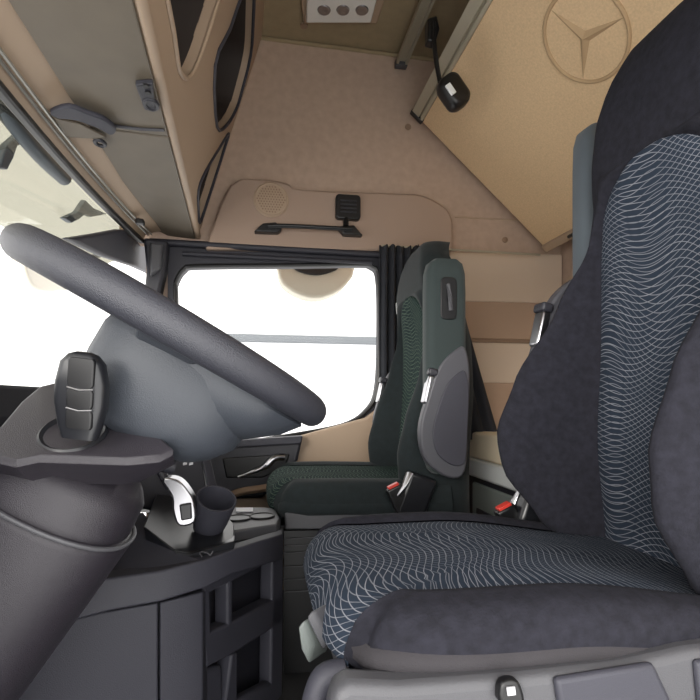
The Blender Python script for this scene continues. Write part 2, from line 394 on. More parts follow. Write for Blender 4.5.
# end rib of the cabinet near the side wall
# latch and flap handle under the cabinet
lt = obj('latch', prism([PZ(a, b, zb-.012) for a, b in ((135, 79), (153, 78), (155, 98), (158, 104), (154, 107), (144, 104), (140, 92))], (0, 0, -.014)), dark, oc, bevel=.004)
for q in ((146, 85), (148, 92)): obj('latch_button', disc(PZ(q[0], q[1], zb-.026), (0, 0, -1), .006, .004), black, lt)
fh = obj('flap_handle', prism([PZ(a, b, zb-.016) for a, b in sp2([(50, 108), (68, 102), (88, 109), (104, 115), (116, 125), (111, 131), (98, 124), (76, 116), (58, 114)], 3, True)], (0, 0, -.012)), darkS, oc, bevel=.004)
obj('flap_well', prism([PZ(a, b, zb-.012) for a, b in ((54, 116), (80, 122), (106, 135), (97, 137), (66, 135))], (0, 0, -.006)), olive, fh, bevel=.002)
obj('flap_pin', tube([PZ(100, 143, zb-.018)+Vector((.012*math.cos(k*math.pi/6), .016*math.sin(k*math.pi/6), 0)) for k in range(12)], .005, 8, closed=True), dark, fh)
obj('latch_ring', tube([PZ(151, 104, zb-.024)+Vector((.014*math.cos(k*math.pi/6), .02*math.sin(k*math.pi/6), 0)) for k in range(12)], .005, 8, closed=True), dark, lt)
obj('seam_strip', tube([PZ(114, 126, zb-.01), PZ(140, 129, zb-.012), PZ(164, 130, zb-.014)], .004, 6), dark, fh)

# ------------------------------------------------------------ ceiling lamp, plugs
cl = thing('ceiling_lamp', 'clear and chrome interior lamp strip on the roof lining', 'lamp', PZ(343, 8, ZT))
a, b, c, d = PZ(300, -14, ZT), PZ(388, -14, ZT), PZ(377, 19, ZT), PZ(303, 19, ZT)
obj('lamp_housing', prism([a, b, c, d], (0, 0, -.022)), beigeP, cl, bevel=.008)
a, b, c, d = PZ(307, -8, ZT-.026), PZ(378, -8, ZT-.026), PZ(371, 20, ZT-.026), PZ(306, 20, ZT-.026)
ln = obj('lamp_lens', prism([a, b, c, d], (0, 0, -.014)), lensM, cl, bevel=.006)
for q in (324, 343, 362):
    obj('reflector', disc(PZ(q, 10, ZT-.04), (0, 0, -1), .02, .006, prof=[(.026, 0), (.024, .004), (.014, .007), (.006, .004)]), chrome, ln)
for px, py, lb in ((408, 127, 'small tan round plug on the side wall below the bunk rail end'), (505, 240, 'small tan round plug on the side wall below the bunk corner')):
    obj('wall_plug', disc(PY(px, py, YW-.001), (0, -1, 0), .014, .006, prof=[(.014, 0), (.013, .004), (.008, .006)]), tan, label=lb, cat='plug')
obj('ceiling_plug', disc(PZ(304, 25, ZT-.001), (0, 0, -1), .016, .006), tan, label='small tan round plug on the roof lining beside the lamp', cat='plug')

# ------------------------------------------------------------ speaker, grab bar, black square unit on the raised panel
YP = YW-.062
spk = thing('speaker', 'round beige perforated speaker grille above the passenger door', 'speaker', PY(271, 216, YP))
cc = PY(271, 200, YP); R_ = .074
obj('grille', disc(cc, (0, -1, 0), R_, .006, 40, prof=[(R_, 0), (R_, .004), (R_-.006, .008), (R_-.01, .005), (.03, .007), (.002, .008)]), beigeP, spk)
dots = []
for i in range(-6, 7):
    for j in range(-6, 7):
        x, z = i*.0115+(j % 2)*.0057, j*.0105
        if x*x+z*z < .0035: dots.append(disc((cc.x+x, YP-.0065, cc.z+z), (0, -1, 0), .0032, .003, 6))
obj('grille_holes', join(*dots), tan, spk)
gb = thing('grab_bar', 'black grab bar on the beige panel above the passenger door', 'handle', PY(308, 233, YP))
obj('bar', tube(spline([PY(268, 226, YP-.045), PY(290, 226, YP-.05), PY(330, 228, YP-.05), PY(352, 229, YP-.045)], 4), .011, 12, flat=.8), black, gb)
obj('mount', prism(onY([(254, 231), (263, 223), (276, 222), (282, 229), (278, 232)], YP-.04), (0, .041, 0)), black, gb, bevel=.004)
obj('mount', prism(onY([(338, 226), (354, 225), (363, 235), (344, 234)], YP-.04), (0, .041, 0)), black, gb, bevel=.004)
un = thing('square_unit', 'black square ribbed unit on a short neck above the grab bar', 'device', PY(348, 224, YP))
c0 = PY(348.5, 206.5, YP-.03)
bm_ = [(c0.x+a, c0.y, c0.z+b) for a, b in rrect(.108, .106, .016)]
ub_ = obj('body', prism(bm_, (0, .03, 0)), black, un, bevel=.005)
for k in range(4): obj('rib', box((c0.x, c0.y-.003, c0.z-.024+k*.016), (.07, .006, .006)), dark, ub_, bevel=.002)
obj('neck', tube([PY(346, 218, YP-.02), PY(346, 226, YP-.03)], .012, 10), black, un)

# ------------------------------------------------------------ roof rail and folded upper bunk
a = PY(401, 66, YW-.03)
rl = thing('ceiling_rail', 'grey channel rail under the roof in front of the folded upper bunk', 'rail', (a.x, 1.2, ZT-.13))
rx = a.x
def chan(xc, zc, y0, y1, w, h):
    pr = [(-w/2, 0), (w/2, 0), (w/2, -h), (w*.3, -h), (w*.3, -h*.4), (-w*.3, -h*.4), (-w*.3, -h), (-w/2, -h)]
    return loft([[(xc+q[0], y, zc+q[1]) for q in pr] for y in (y0, y1)])
obj('channel', chan(rx, a.z+.02, .1, YW-.03, .05, .022), rail, rl, ang=20)
obj('rail_cap', box((rx, YW-.03, a.z+.008), (.054, .03, .03)), grey, rl, bevel=.004)
for y in (.5, 1.2, 1.8): obj('rail_hanger', bbox(rx-.02, rx+.02, y-.015, y+.015, a.z+.02, ZT-.001), rail, rl)
bf = PY(420, 121, YW-.06); br = PY(546, 250, YW-.06)
bk = thing('upper_bunk', 'folded up upper bunk with beige underside and star emblem', 'bunk', ((bf.x+br.x)/2, 1.1, br.z))
du = (br-bf); du.y = 0; Lb = du.length; du.normalize(); nb = Vector((-du.z, 0, du.x))
if nb.z > 0: nb = -nb           # underside normal: down and forward
def bunkP(s, y, h=0): return Vector((bf.x, y, bf.z))+du*s+nb*h
YB0, YB1 = .25, YW-.06
V = [bunkP(s, y, h) for h in (0, -.1) for s, y in ((.0, YB0), (Lb, YB0), (Lb, YB1), (0, YB1))]
obj('bunk_board', (V, [(0, 1, 2, 3), (7, 6, 5, 4), (0, 4, 5, 1), (1, 5, 6, 2), (2, 6, 7, 3), (3, 7, 4, 0)]), bunkM, bk, bevel=.012)
obj('front_rail', loft([[bunkP(s, y, h) for s, h in ((-.05, .012), (-.012, .012), (-.008, .002), (0.0, .012), (.012, .012), (.012, -.04), (-.05, -.04))] for y in (YB0, YB1-.03)]), rail, bk, ang=20)
obj('rail_end', loft([[bunkP(s, y, h) for s, h in ((-.054, .016), (.014, .016), (.014, -.04), (-.054, -.04))] for y in (YB1-.03, YB1-.005)]), black, bk, bevel=.004)
obj('rear_edge', loft([[bunkP(s, y, h) for s, h in ((Lb-.03, .01), (Lb+.01, .01), (Lb+.01, -.09), (Lb-.03, -.09))] for y in (YB0, YB1)]), beigeP, bk, bevel=.006)
obj('bunk_strap', tube([bunkP(Lb-.01, YB1-.2, .014), bunkP(Lb-.01, YB1-.42, .014)], .008, 6), black, bk)
# star in a ring, moulded into the underside
n0 = Vector((bf.x, 0, bf.z))
def BP(px, py): return PP(px, py, n0, nb)
ec = BP(585, 37)
e1 = BP(585, 83); rr = (e1-ec).length
rr = (BP(545, 37)-ec).length
S1 = Vector((0, 1, 0)); S2 = du
ring = [ec+nb*.001+(S1*math.cos(t)+S2*math.sin(t))*rr for t in [2*math.pi*k/64 for k in range(64)]]
em = obj('emblem_ring', tube(ring, .006, 8, up=nb, closed=True), bunkE, bk, label='moulded ring around a three pointed star')
ctr = loc = None
star = []
d0 = (BP(583, 78)-ec); base = math.atan2(d0.dot(S2), d0.dot(S1))
for k in range(6):
    t = base+k*math.pi/3; r2 = rr*.97 if k % 2 == 0 else rr*.13
    star.append(ec+(S1*math.cos(t)+S2*math.sin(t))*r2)
V = star+[ec+nb*.012]+[ec]; Fc = [(i, (i+1) % 6, 6) for i in range(6)]+[((i+1) % 6, i, 7) for i in range(6)]
obj('star', (V, Fc), bunkE, em, ang=5)
# reading lamp hanging from the rail
lp = thing('reading_lamp', 'black reading lamp on a slim arm hanging by the bunk rail', 'lamp', PY(436, 30, 1.75))
YL = 1.72
obj('clamp', prism(onY([(428, 18), (437, 15), (440, 28), (436, 42), (428, 40)], YL), (0, .04, 0)), black, lp, bevel=.006)
obj('arm', tube(spline([PY(433, 22, YL), PY(434, 40, YL), PY(436, 60, YL), PY(440, 82, YL)], 5), .0085, 10), black, lp)
c0 = PY(453, 93, YL-.03); Rl = Matrix.Rotation(math.radians(-38), 3, 'Y')
hd = []
for t, k in ((-.5, .7), (-.42, .92), (-.2, 1.0), (.2, 1.0), (.42, .88), (.5, .62)):
    hd.append([c0+Rl@Vector((q[0]*k, t*.07, q[1]*k)) for q in rrect(.082, .118, .028)])
# head long axis follows the arm
hdo = obj('lamp_head', loft(hd), black, lp, ang=50)
obj('lamp_label', box(c0+Rl@Vector((-.026, -.038, .005)), (.022, .008, .04), Rl), white, hdo, bevel=.003)  # small white label on the black head

# ------------------------------------------------------------ curtain and its rail
crz = PY(430, 248, YW-.09).z
cr = obj('curtain_rail', tube([(PY(382, 248, YW-.08).x, YW-.08, crz+.002), (PY(540, 250, YW-.08).x, YW-.08, crz)], .005, 8), rail, label='thin pale curtain rail along the top of the side wall', cat='rail')
def curtain(topx0, topx1, botx0, botx1, z0, z1, Y, nf):
    rows = []
    for i in range(21):
        t = i/20; x0 = topx0+(botx0-topx0)*t; x1 = topx1+(botx1-topx1)*t; z = z0+(z1-z0)*t
        rows.append([(x0+(x1-x0)*j/60, Y+.014*math.sin(j/60*nf*2*math.pi+.6*math.sin(t*3)), z+.006*math.sin(j*.7) if i == 0 else z) for j in range(61)])
    V, Fc = loft(rows, closed=False); n = len(V)
    return V, Fc
cw = curtain(PY(379, 250, YW-.1).x, PY(418, 250, YW-.1).x, PY(380, 440, YW-.1).x, PY(420, 440, YW-.1).x, crz-.005, .42, YW-.1, 5)
o = obj('door_curtain', cw, curtM, label='dark gathered curtain hanging between the door window and the passenger seat', cat='curtain', ang=80)
md = o.modifiers.new('t', 'SOLIDIFY'); md.thickness = .004
cw = curtain(PY(415, 250, YW-.1).x, PY(442, 250, YW-.1).x, PY(425, 432, YW-.14).x, PY(499, 432, YW-.14).x, crz-.005, PY(470, 440, YW-.14).z, YW-.14, 5)
o = obj('bunk_curtain', cw, curtM, label='dark curtain fanning out behind the passenger seat towards the bunk', cat='curtain', ang=80)
md = o.modifiers.new('t', 'SOLIDIFY'); md.thickness = .004
obj('curtain_tie', prism(onY([(396, 303), (399, 302), (400, 312), (397, 314)], YW-.13), (0, .01, 0)), white, label='small white clip on the dark curtain beside the passenger seat', cat='clip')

# ------------------------------------------------------------ lower bunk
xf = .91
mz = PX(480, 430, xf).z
lb = thing('lower_bunk', 'lower bunk with cream mattress behind the seats', 'bunk', (1.15, 1.1, 0))
zt_ = PX(462, 430, xf).z; zm_ = PX(462, 455, xf).z; zb_ = PX(462, 472, xf).z
obj('mattress', bbox(xf, 1.41, .05, YW-.06, zm_, zt_), cream, lb, bevel=.012)
obj('bunk_edge', bbox(xf-.012, xf+.03, .05, YW-.03, zb_, zm_-.002), white, lb, bevel=.01)
cb = obj('storage_box', bbox(xf+.03, 1.41, .05, YW-.03, .0, zm_-.004), dark, lb)
for y0, y1 in ((1.55, 2.1), (1.0, 1.5), (.4, .95)):
    dd = obj('storage_door', bbox(xf+.012, xf+.03, y0, y1, .12, zb_-.03), storM, lb, bevel=.012)
    obj('door_grip', bbox(xf+.004, xf+.014, y0+.06, y1-.06, zb_-.16, zb_-.135), dark, dd, bevel=.004)

# ------------------------------------------------------------ seats
def make_seat(name, label, loc, side, net, vel, cushf, backdz, arm_top, leverdz, bandm, wk, zc, Hh, arm_dx, arm_len, rise, shx):
    """side=+1: inboard side towards +y.  Local frame: faces -x, origin on the floor under the seat centre; z values relative to camera height ZC"""
    t = thing(name, label, 'seat', (0, 0, 0))
    X0 = .33                                   # front face of the backrest (local)
    W = [(-.34, .02), (-.27, .12), (-.154, .19), (-.066, .2), (.044, .17), (.2, .085), (.34, .02), (.42, 0), (.7, 0)]
    UO = [(-.36, .2), (-.28, .235), (-.1, .262), (.1, .255), (.25, .235), (.36, .205), (.5, .19), (.58, .178), (.64, .155), (.70, .11), (.72, .06)]
    UO = [(a, b) for a, b in UO] if rise else [(a-(.065 if a > .5 else 0), b) for a, b in UO]
    ZTOP = .72 if rise else .655; ZB = -.34
    def dome(z): f = max(0, min(1, (z-ZTOP+.16)/.16)); return 1-math.sqrt(max(0, 1-f*f*.98))
    def xb(z): return X0-.02*math.exp(-((z+.1)/.16)**2)-.03*sm((z-.3)/.2)+.055*dome(z)
    def ub(z):
        if z < .30: return .158+.01*math.sin(z*6)
        if z < .468: q = (z-.30)/.168; return .168*math.sqrt(max(0, 1-q*q))
        return 0
    zz = [ZB+(.30-ZB)*i/26 for i in range(26)]+[.30+.168*math.sin(math.pi/2*i/14) for i in range(15)]+[.468+(ZTOP-.468)*i/12 for i in range(1, 13)]
    def P(u, x, z): return Vector((x, u, ZC+z+backdz))
    def ringside(z):
        w = tab(z, W)*wk; uo = tab(z, UO); b = ub(z)*1.0; b = min(b, uo-.05); upk = max(uo-.04, b+.015); x0 = xb(z); o = []
        bk_ = .13-.125*dome(z)
        for i in range(9):
            q = i/8; o.append((b+(upk-b)*q, x0-w*sm(q)-.012*math.sin(math.pi*q)*min(1, b/.06)))
        for i in range(1, 8):
            a_ = math.pi/2*i/7; o.append((upk+(uo-upk)*math.sin(a_), x0-w+(w+.05)*(1-math.cos(a_))))
        o += [(uo-.005, x0+.09), (uo-.025, x0+bk_-.01), (uo-.06, x0+bk_), (.05, x0+bk_+.01), (0, x0+bk_+.01)]
        return o
    rows = []
    for z in zz:
        h = ringside(z); rows.append([P(u, x, z) for u, x in reversed(h)][1:] + [P(-u, x, z) for u, x in h])
    # open strip between the halves where the insert sits; closed above it
    n = len(rows[0]); V = [p for r_ in rows for p in r_]; Fc = []
    mid = n//2-1+ (n % 2)
    half = len(ringside(0))-1
    for i in range(len(rows)-1):
        for j in range(n):
            k = (j+1) % n
            if j == half-1+0 and zz[i+1] <= .4681 and ub(zz[i]) > .0: continue
            Fc.append((i*n+j, i*n+k, (i+1)*n+k, (i+1)*n+j))
    Fc.append(tuple(range((len(rows)-1)*n, len(rows)*n))); Fc.append(tuple(range(n)))
    # split the cover: head part (above) stays with it
    cov = obj('backrest', (V, Fc), vel, t, ang=60)
    V = []; Fc = []; uv = []
    za = [z for z in zz if z <= .4681]; nc = 16
    for z in za:
        for j in range(nc+1):
            a_ = -1+2*j/nc; b = ub(z); u = a_*b*1.01
            V.append(P(u, xb(z)-.008*(1-a_**8)*min(1, b/.05)-.0005, z)); uv.append((u, z))
    for i in range(len(za)-1):
        for j in range(nc): Fc.append((i*(nc+1)+j, i*(nc+1)+j+1, (i+1)*(nc+1)+j+1, (i+1)*(nc+1)+j))
    obj('backrest_insert', (V, Fc), net, cov, ang=80, uvs=uv)
    # cushion
    slp = .045 if rise else .01; xr = .36; xfnt = cushf; r = min(.07, Hh*.85); HW = .27
    tx = [(xr-(xr-xfnt-r)*i/22, 0) for i in range(23)]+[(xfnt+r-r*math.sin(q), r*(1-math.cos(q))) for q in [math.pi/2*i/8 for i in range(1, 9)]]+[(xfnt+.012*(k/4)**2, r+(Hh-r)*k/4) for k in range(1, 5)]
    def tu(side_, B):
        o = [(B+(HW-.04-B)*i/6, -.010*math.sin(math.pi*min(1, i/6*.75))) for i in range(7)]
        o += [(HW-.04+.04*math.sin(q), -.007+(Hh*.68)*(1-math.cos(q))) for q in [math.pi/2*i/7 for i in range(1, 8)]]
        return [(side_*a_, b_) for a_, b_ in o]
    cx = (xr+xfnt)/2; hx_ = (xr-xfnt)/2
    def CP(x, dz1, u, dz2, out=0):
        p_ = (x-cx)/hx_; q_ = u/HW; nn = 5.0
        m_ = max(abs(p_), abs(q_)); k = m_/((abs(p_)**nn+abs(q_)**nn)**(1/nn)) if m_ > 0 else 1
        if p_ > 0: k = 1
        d2 = dz2
        dz = max(0, dz1)**3+max(0, d2)**3; dz = dz**(1/3)+min(0, d2)*(1 if dz1 < .03 else 0.5)
        return Vector((cx+p_*k*hx_, q_*k*HW, ZC+zc-dz-slp*sm((x+.05)/.4)))
    def B(i): return .186+.05*sm((i-16)/12)
    V = []; Fc = []; uv = []
    arc = 0
    for i, (x, dz) in enumerate(tx):
        if i: arc += math.hypot(x-tx[i-1][0], dz-tx[i-1][1])
        for j in range(17):
            a_ = -1+j/8; u = a_*B(i)
            p = CP(x, dz, u, 0); p.z += .006*(1-a_**6)-.003; V.append(p); uv.append((u, arc*1.0))
    for i in range(len(tx)-1):
        for j in range(16): Fc.append((i*17+j, i*17+j+1, (i+1)*17+j+1, (i+1)*17+j))
    obj('cushion_insert', (V, Fc), net, t, ang=80, uvs=uv)
    for sd in (-1, 1):
        V = []; Fc = []
        for i, (x, dz) in enumerate(tx):
            for u, d2 in tu(sd, min(B(i), HW-.045)): V.append(CP(x, dz, u, d2))
        m_ = len(tu(1, .16))
        for i in range(len(tx)-1):
            for j in range(m_-1): Fc.append((i*m_+j, i*m_+j+1, (i+1)*m_+j+1, (i+1)*m_+j))
        obj('side_bolster', (V, Fc), vel, t, ang=80)
    # lower band wrapping both sides and the front
    out = []
    N_ = 60
    for i in range(N_+1):
        th = math.pi/2+math.pi*i/N_           # from +y side round the front to -y side
        c_, s_ = math.cos(th), math.sin(th); nn = 6
        k = 1/((abs(c_)**nn+abs(s_)**nn)**(1/nn)); out.append((cx+c_*k*hx_, s_*k*HW))
    out = [(xr, HW)]+out+[(xr, -HW)]
    rings = []
    for dz, ins in ((Hh*.5, .006), (Hh*.6, -.002), (Hh*.75, -.003), (Hh*.9, .003), (Hh, .016), (Hh+.006, .04), (Hh+.007, .2)):
        rr_ = []
        for x, y in out:
            k = 1-ins/HW; i2 = ins+.016*sm((HW-.015-abs(y))/.03)*(1 if dz < Hh else .2); rr_.append((cx+(x-cx)*(1-i2/hx_) if x < cx else x, y*k, ZC+zc-dz-slp*sm((x+.05)/.4)))
        rings.append(rr_)
    obj('cushion_band', loft(rings, closed=False), bandm, t, ang=70)
    # pan under the cushion, suspension box and base
    bz = ZC+zc-Hh-.04
    obj('seat_pan', bbox(xfnt+.03, .44, -.225, .225, bz-.03, bz+.012), grey, t, bevel=.012)
    obj('suspension_box', bbox(xfnt+.10, .40, -.19, .19, .12, bz-.03), black, t, bevel=.02)
    obj('seat_base', bbox(xfnt+.08, .44, -.22, .22, 0, .12), dark, t, bevel=.015)
    # inboard armrest folded up beside the back
    s = side
    az1 = ZC+arm_top; az0 = az1-arm_len; y_ = s*.285; x0, x1 = X0+.02+arm_dx, X0+.145+arm_dx
    rg = []
    for z, k, dx in ((az0, .6, 0), (az0+.012, .8, 0), (az0+.04, .95, 0), (az0+.3, 1, 0), (az1-.1, 1, 0), (az1-.04, .97, 0), (az1-.012, .85, .0), (az1, .6, 0)):
        rg.append([((x0+x1)/2+a_*k, y_+b_*(.5+k/2), z) for a_, b_ in rrect(x1-x0, .07, .025)])
    am = obj('armrest', loft(rg), armM if s > 0 else armG, t, ang=50)
    rc = obj('armrest_recess', prism([((x0+x1)/2+a_+.0, y_+s*.036, az1-.12+b_) for a_, b_ in rrect(.05, .125, .015)], (0, s*.004, 0)), black, am, bevel=.003)
    obj('release_lever', tube([((x0+x1)/2-.002, y_+s*.04, az1-.08), ((x0+x1)/2, y_+s*.05, az1-.12), ((x0+x1)/2+.006, y_+s*.04, az1-.155)], .007, 8), grey, rc)
    # moulded side shells with chrome levers at the shoulders
    lz = ZC+leverdz
    for sd in (-1, 1):
        yy = sd*.29; lx = X0; X0 = X0+shx
        ol = sp2([(X0-.095, lz-.02), (X0-.06, lz+.07), (X0-.01, lz+.12), (X0+.02, lz+.125), (X0+.035, lz+.05), (X0+.03, lz-.1), (X0+.02, lz-.24), (X0-.03, lz-.26), (X0-.1, lz-.21), (X0-.12, lz-.12)], 4, True)
        sh = obj('side_shell', prism([(a_, yy, b_) for a_, b_ in ol], (0, sd*.034, 0)), shellM, t, bevel=.01)
        il = inset(ol, -.28)
        obj('shell_panel', prism([(a_+.012, yy+sd*.034, b_-.02) for a_, b_ in il], (0, sd*.006, 0)), darkS, sh, bevel=.004)
        lv = obj('shoulder_lever', box((X0-.088, yy+sd*.012, lz+.0), (.022, .04, .085), Matrix.Rotation(math.radians(12), 3, 'Y')), chrome, sh, bevel=.006, label='chrome shoulder lever')
        obj('lever_cap', box((X0-.078, yy+sd*.012, lz+.052), (.03, .046, .022), Matrix.Rotation(math.radians(12), 3, 'Y')), dark, lv, bevel=.006)
        X0 = lx
    # inboard buckle and adjuster lever
    yb = s*.275
    bq = obj('belt_buckle', box((.185, yb+s*.022, ZC-.295), (.05, .028, .09), Matrix.Rotation(math.radians(-25), 3, 'Y')), black, t, bevel=.006)
    obj('release_button', box((.166, yb+s*.022, ZC-.254), (.034, .022, .012), Matrix.Rotation(math.radians(-25), 3, 'Y')), red, bq, bevel=.002, label='red buckle release button')
    lv = obj('adjuster_box', box((.235, yb+s*.012, ZC-.285), (.09, .05, .13), Matrix.Rotation(math.radians(20), 3, 'Y')), gloss, t, bevel=.012)
    obj('adjuster_lever', tube([(.18, yb+s*.03, ZC-.28), (.20, yb+s*.04, ZC-.245), (.215, yb+s*.03, ZC-.215)], .011, 10, flat=.6), chrome, lv, label='chrome adjuster lever')
    t.location = loc; WP[t.name] = Vector(loc)
    return t
drv = make_seat('driver_seat', 'large blue grey netted driver seat with dark velour side wings', (.40, .81, 0), 1, netD, velour, -.325, 0, .66, .17, band, 1.0, -.250, .078, 0, .6, True, .02)
pas = make_seat('passenger_seat', 'dark green passenger seat with folded armrest beside the far door', (.215, 1.725, 0), -1, netP, velourG, -.20, -.1, .42, .03, velourG, 00.55, -.248, .1, -.085, .64, False, .03)

# driver seat console along its near side: grey sill with switch and panel
dsl = obj('seat_skirt', prism([PY(a, b, .52) for a, b in ((330, 712), (334, 692), (350, 684), (400, 686), (520, 677), (620, 666), (690, 650), (760, 642), (760, 860), (325, 860))], (0, .04, 0)), grey, drv, bevel=.012)
obj('skirt_switch', prism([PY(a, b, .508) for a, b in sp2([(500, 690), (505, 682), (517, 681), (523, 690), (524, 706), (502, 706)], 3, True)], (0, .014, 0)), black, dsl, bevel=.004)
obj('switch_mark', prism([PY(a, b, .506) for a, b in ((507, 688), (515, 687), (516, 695), (508, 696))], (0, .003, 0)), mark, dsl)
obj('skirt_panel', prism([PY(a, b, .512) for a, b in ((556, 680), (655, 664), (672, 700), (676, 720), (562, 720))], (0, .012, 0)), darkS, dsl, bevel=.006)
obj('skirt_panel', prism([PY(a, b, .512) for a, b in ((697, 662), (730, 660), (735, 710), (702, 714))], (0, .012, 0)), darkS, dsl, bevel=.006)
# front foot trims of the driver seat
for i, pts in enumerate(([(297, 628), (303, 620), (313, 646), (308, 666), (300, 650)], [(305, 618), (312, 610), (330, 640), (322, 652)])):
    obj('front_trim', prism([PY(a, b, .66) for a, b in pts], (.03, .03, 0)), greyG if i == 0 else grey, drv, bevel=.005)
obj('front_knob', tube(spline([PY(312, 740, .60), PY(314, 705, .60), PY(324, 678, .60), PY(345, 672, .60)], 5), .016, 12), darkS, drv)

# ------------------------------------------------------------ steering wheel and column
wc = PY(181, 337, .72)
tl = math.radians(30); ax = Vector((math.sin(tl), 0, math.cos(tl))); ex = Vector((math.cos(tl), 0, -math.sin(tl))); ey = Vector((0, 1, 0))
def WPt(a, b, h): return wc+ex*a+ey*b+ax*h
sw = thing('steering_wheel', 'dark grey leather steering wheel seen from its near edge', 'steering wheel', wc)
obj('rim', tube([WPt(.207*math.cos(t), .207*math.sin(t), 0) for t in [2*math.pi*k/72 for k in range(72)]], .021, 20, up=ax, closed=True), wheelM, sw, ang=80)
def wring(cx, rx_, ry_, h, n=36, e=2.6):
    o = []
    for k in range(n):
        t = 2*math.pi*k/n; c_, s_ = math.cos(t), math.sin(t); q = 1/((abs(c_)**e+abs(s_)**e)**(1/e)); o.append(WPt(cx+rx_*c_*q, ry_*s_*q, h))
    return o
hub = obj('hub', loft([wring(.03, .06, .06, .012), wring(.03, .09, .09, .006), wring(.03, .11, .11, -.012), wring(.03, .115, .115, -.03), wring(.03, .115, .11, -.07), wring(.03, .11, .105, -.10), wring(.025, .095, .09, -.125), wring(.02, .08, .08, -.14)]), hubM, sw, ang=60)
def spoke(a0, wid0, wid1, r0=.08, r1=.2):
    d = ex*math.cos(a0)+ey*math.sin(a0); s_ = ex*-math.sin(a0)+ey*math.cos(a0); rg = []
    for i in range(7):
        q = i/6; r_ = r0+(r1-r0)*q; w_ = wid0+(wid1-wid0)*(q if q < .7 else .7-(q-.7)*.6); th = .022-.008*q; h = -.03*(1-q)**1.3+.002
        rg.append([wc+d*r_+s_*a_+ax*(h+b_) for a_, b_ in rrect(w_, th, th*.45)])
    return loft(rg)
for a0 in (math.pi/2-.12, -math.pi/2+.12): obj('spoke', spoke(a0, .08, .07), hubM, sw, ang=60)
for a0 in (.42, -.42): obj('spoke', spoke(a0, .11, .075), hubM, sw, ang=60)
obj('underside_cover', loft([wring(.07, .125, .11, -.012), wring(.075, .13, .115, -.025), wring(.065, .12, .105, -.05), wring(.045, .1, .09, -.08)]), hubM, sw, ang=60)

col = thing('steering_column', 'grained dark plastic steering column rising to the wheel hub', 'steering column', wc-ax*1.1)
def cring(t, r_, dx=0, dy=0, e=2.3, n=40):
    o = []
    for k in range(n):
        th = 2*math.pi*k/n; c_, s_ = math.cos(th), math.sin(th); q = 1/((abs(c_)**e+abs(s_)**e)**(1/e)); o.append(wc-ax*t+ex*(dx+r_*c_*q)+ey*(dy+r_*s_*q))
    return o
DX = -.022
obj('upper_shroud', loft([cring(.13, .045, 0), cring(.20, .05, 0), cring(.215, .085, DX), cring(.23, .095, DX), cring(.272, .098, DX), cring(.276, .092, DX)]), darkR, col, ang=50)
obj('lower_shroud', loft([cring(.272, .098, DX), cring(.276, .104, DX), cring(.285, .106, DX), cring(.40, .096, DX), cring(.52, .085, DX), cring(.6, .075, DX)]), darkR, col, ang=50)
obj('shroud_seam', tube(cring(.274, .1045, DX), .003, 8, up=ax, closed=True), grey, col)
obj('column_foot', loft([cring(.58, .07, DX), cring(.75, .065, DX), cring(.95, .07, DX)]), dark, col, ang=50)
# ignition collar: a plate sloping towards the driver's door over a deep lip
def yq(row): return .60+(458-row)/74*.13
plate = [(-30, 440), (0, 428), (22, 402), (40, 387), (57, 383), (85, 392), (108, 408), (136, 424), (163, 440), (174, 450), (160, 457), (128, 460), (94, 459), (40, 457), (16, 462), (-30, 452)]
T_ = [PY(a, b, yq(b)) for a, b in plate]
lipn = Vector((.0, .012, -.021))
base_ = [p+lipn+(Vector((-.012, .04, -.02)) if q[1] < 445 else Vector((-.002, .01, .002))) for p, q in zip(T_, plate)]
ctr_ = sum(T_, Vector())/len(T_)
obj('ignition_collar', loft([[ctr_+(p-ctr_)*.97+Vector((0, -.001, .002)) for p in T_], T_, [p+Vector((0, -.002, -.006)) for p in T_], base_, [ctr_+lipn*1.5+(p-ctr_)*.7 for p in base_]]), darkR, col, ang=35, bevel=.003)
ic = PY(74, 434, yq(434)-.004)
pn0 = Vector((0, -.57, .82)); ign = obj('ignition_socket', disc(ic-pn0*.009, pn0, .04, .02, 36, prof=[(.038, 0), (.038, .012), (.035, .0145), (.031, .012), (.029, .0095), (.002, .0095)]), gloss, col)
obj('steering_stalk', tube([PY(118, 455, .82), PY(150, 462, .84), PY(172, 466, .86)], [.014, .012, .014], 10), dark, col)

kf = thing('key_fob', 'black oval electronic key standing in the ignition socket', 'key', ic)
ktop = PY(84, 352, .585); kb = PY(80, 438, .60); kax = (kb-ktop); kl = kax.length; kax.normalize()
kn = Vector((-.15, -1, .1)); kn = (kn-kax*kn.dot(kax)).normalized(); ks = kax.cross(kn).normalized()
rg = []
for q, w_, d_ in ((0, .014, .008), (.03, .028, .014), (.12, .042, .02), (.35, .05, .022), (.6, .05, .022), (.85, .042, .02), (1, .034, .016)):
    rg.append([ktop+kax*(kl*q)+ks*a_*1.0+kn*b_ for a_, b_ in rrect(w_*1.12, d_, d_*.42)])
body = obj('fob_body', loft(rg), gloss, kf, ang=50)
for (q0, q1) in ((.06, .38), (.41, .62), (.65, .86)):
    rg = []
    for q in (q0, q0+.03, q1-.03, q1):
        w_ = .03 if q in (q0, q1) else .034
        rg.append([ktop+kax*(kl*q)-ks*.004+ks*a_*.85+kn*(b_+.0105) for a_, b_ in rrect(w_, .006, .0028)])
    obj('fob_button', loft(rg), black, body, ang=40)
for q in (.4, .635):
    obj('fob_seam', tube([ktop+kax*(kl*(q+.0))-ks*.018+kn*.0125, ktop+kax*(kl*(q+.02))-ks*.004+kn*.0135, ktop+kax*(kl*q)+ks*.01+kn*.0125], .0012, 6), chrome, body)

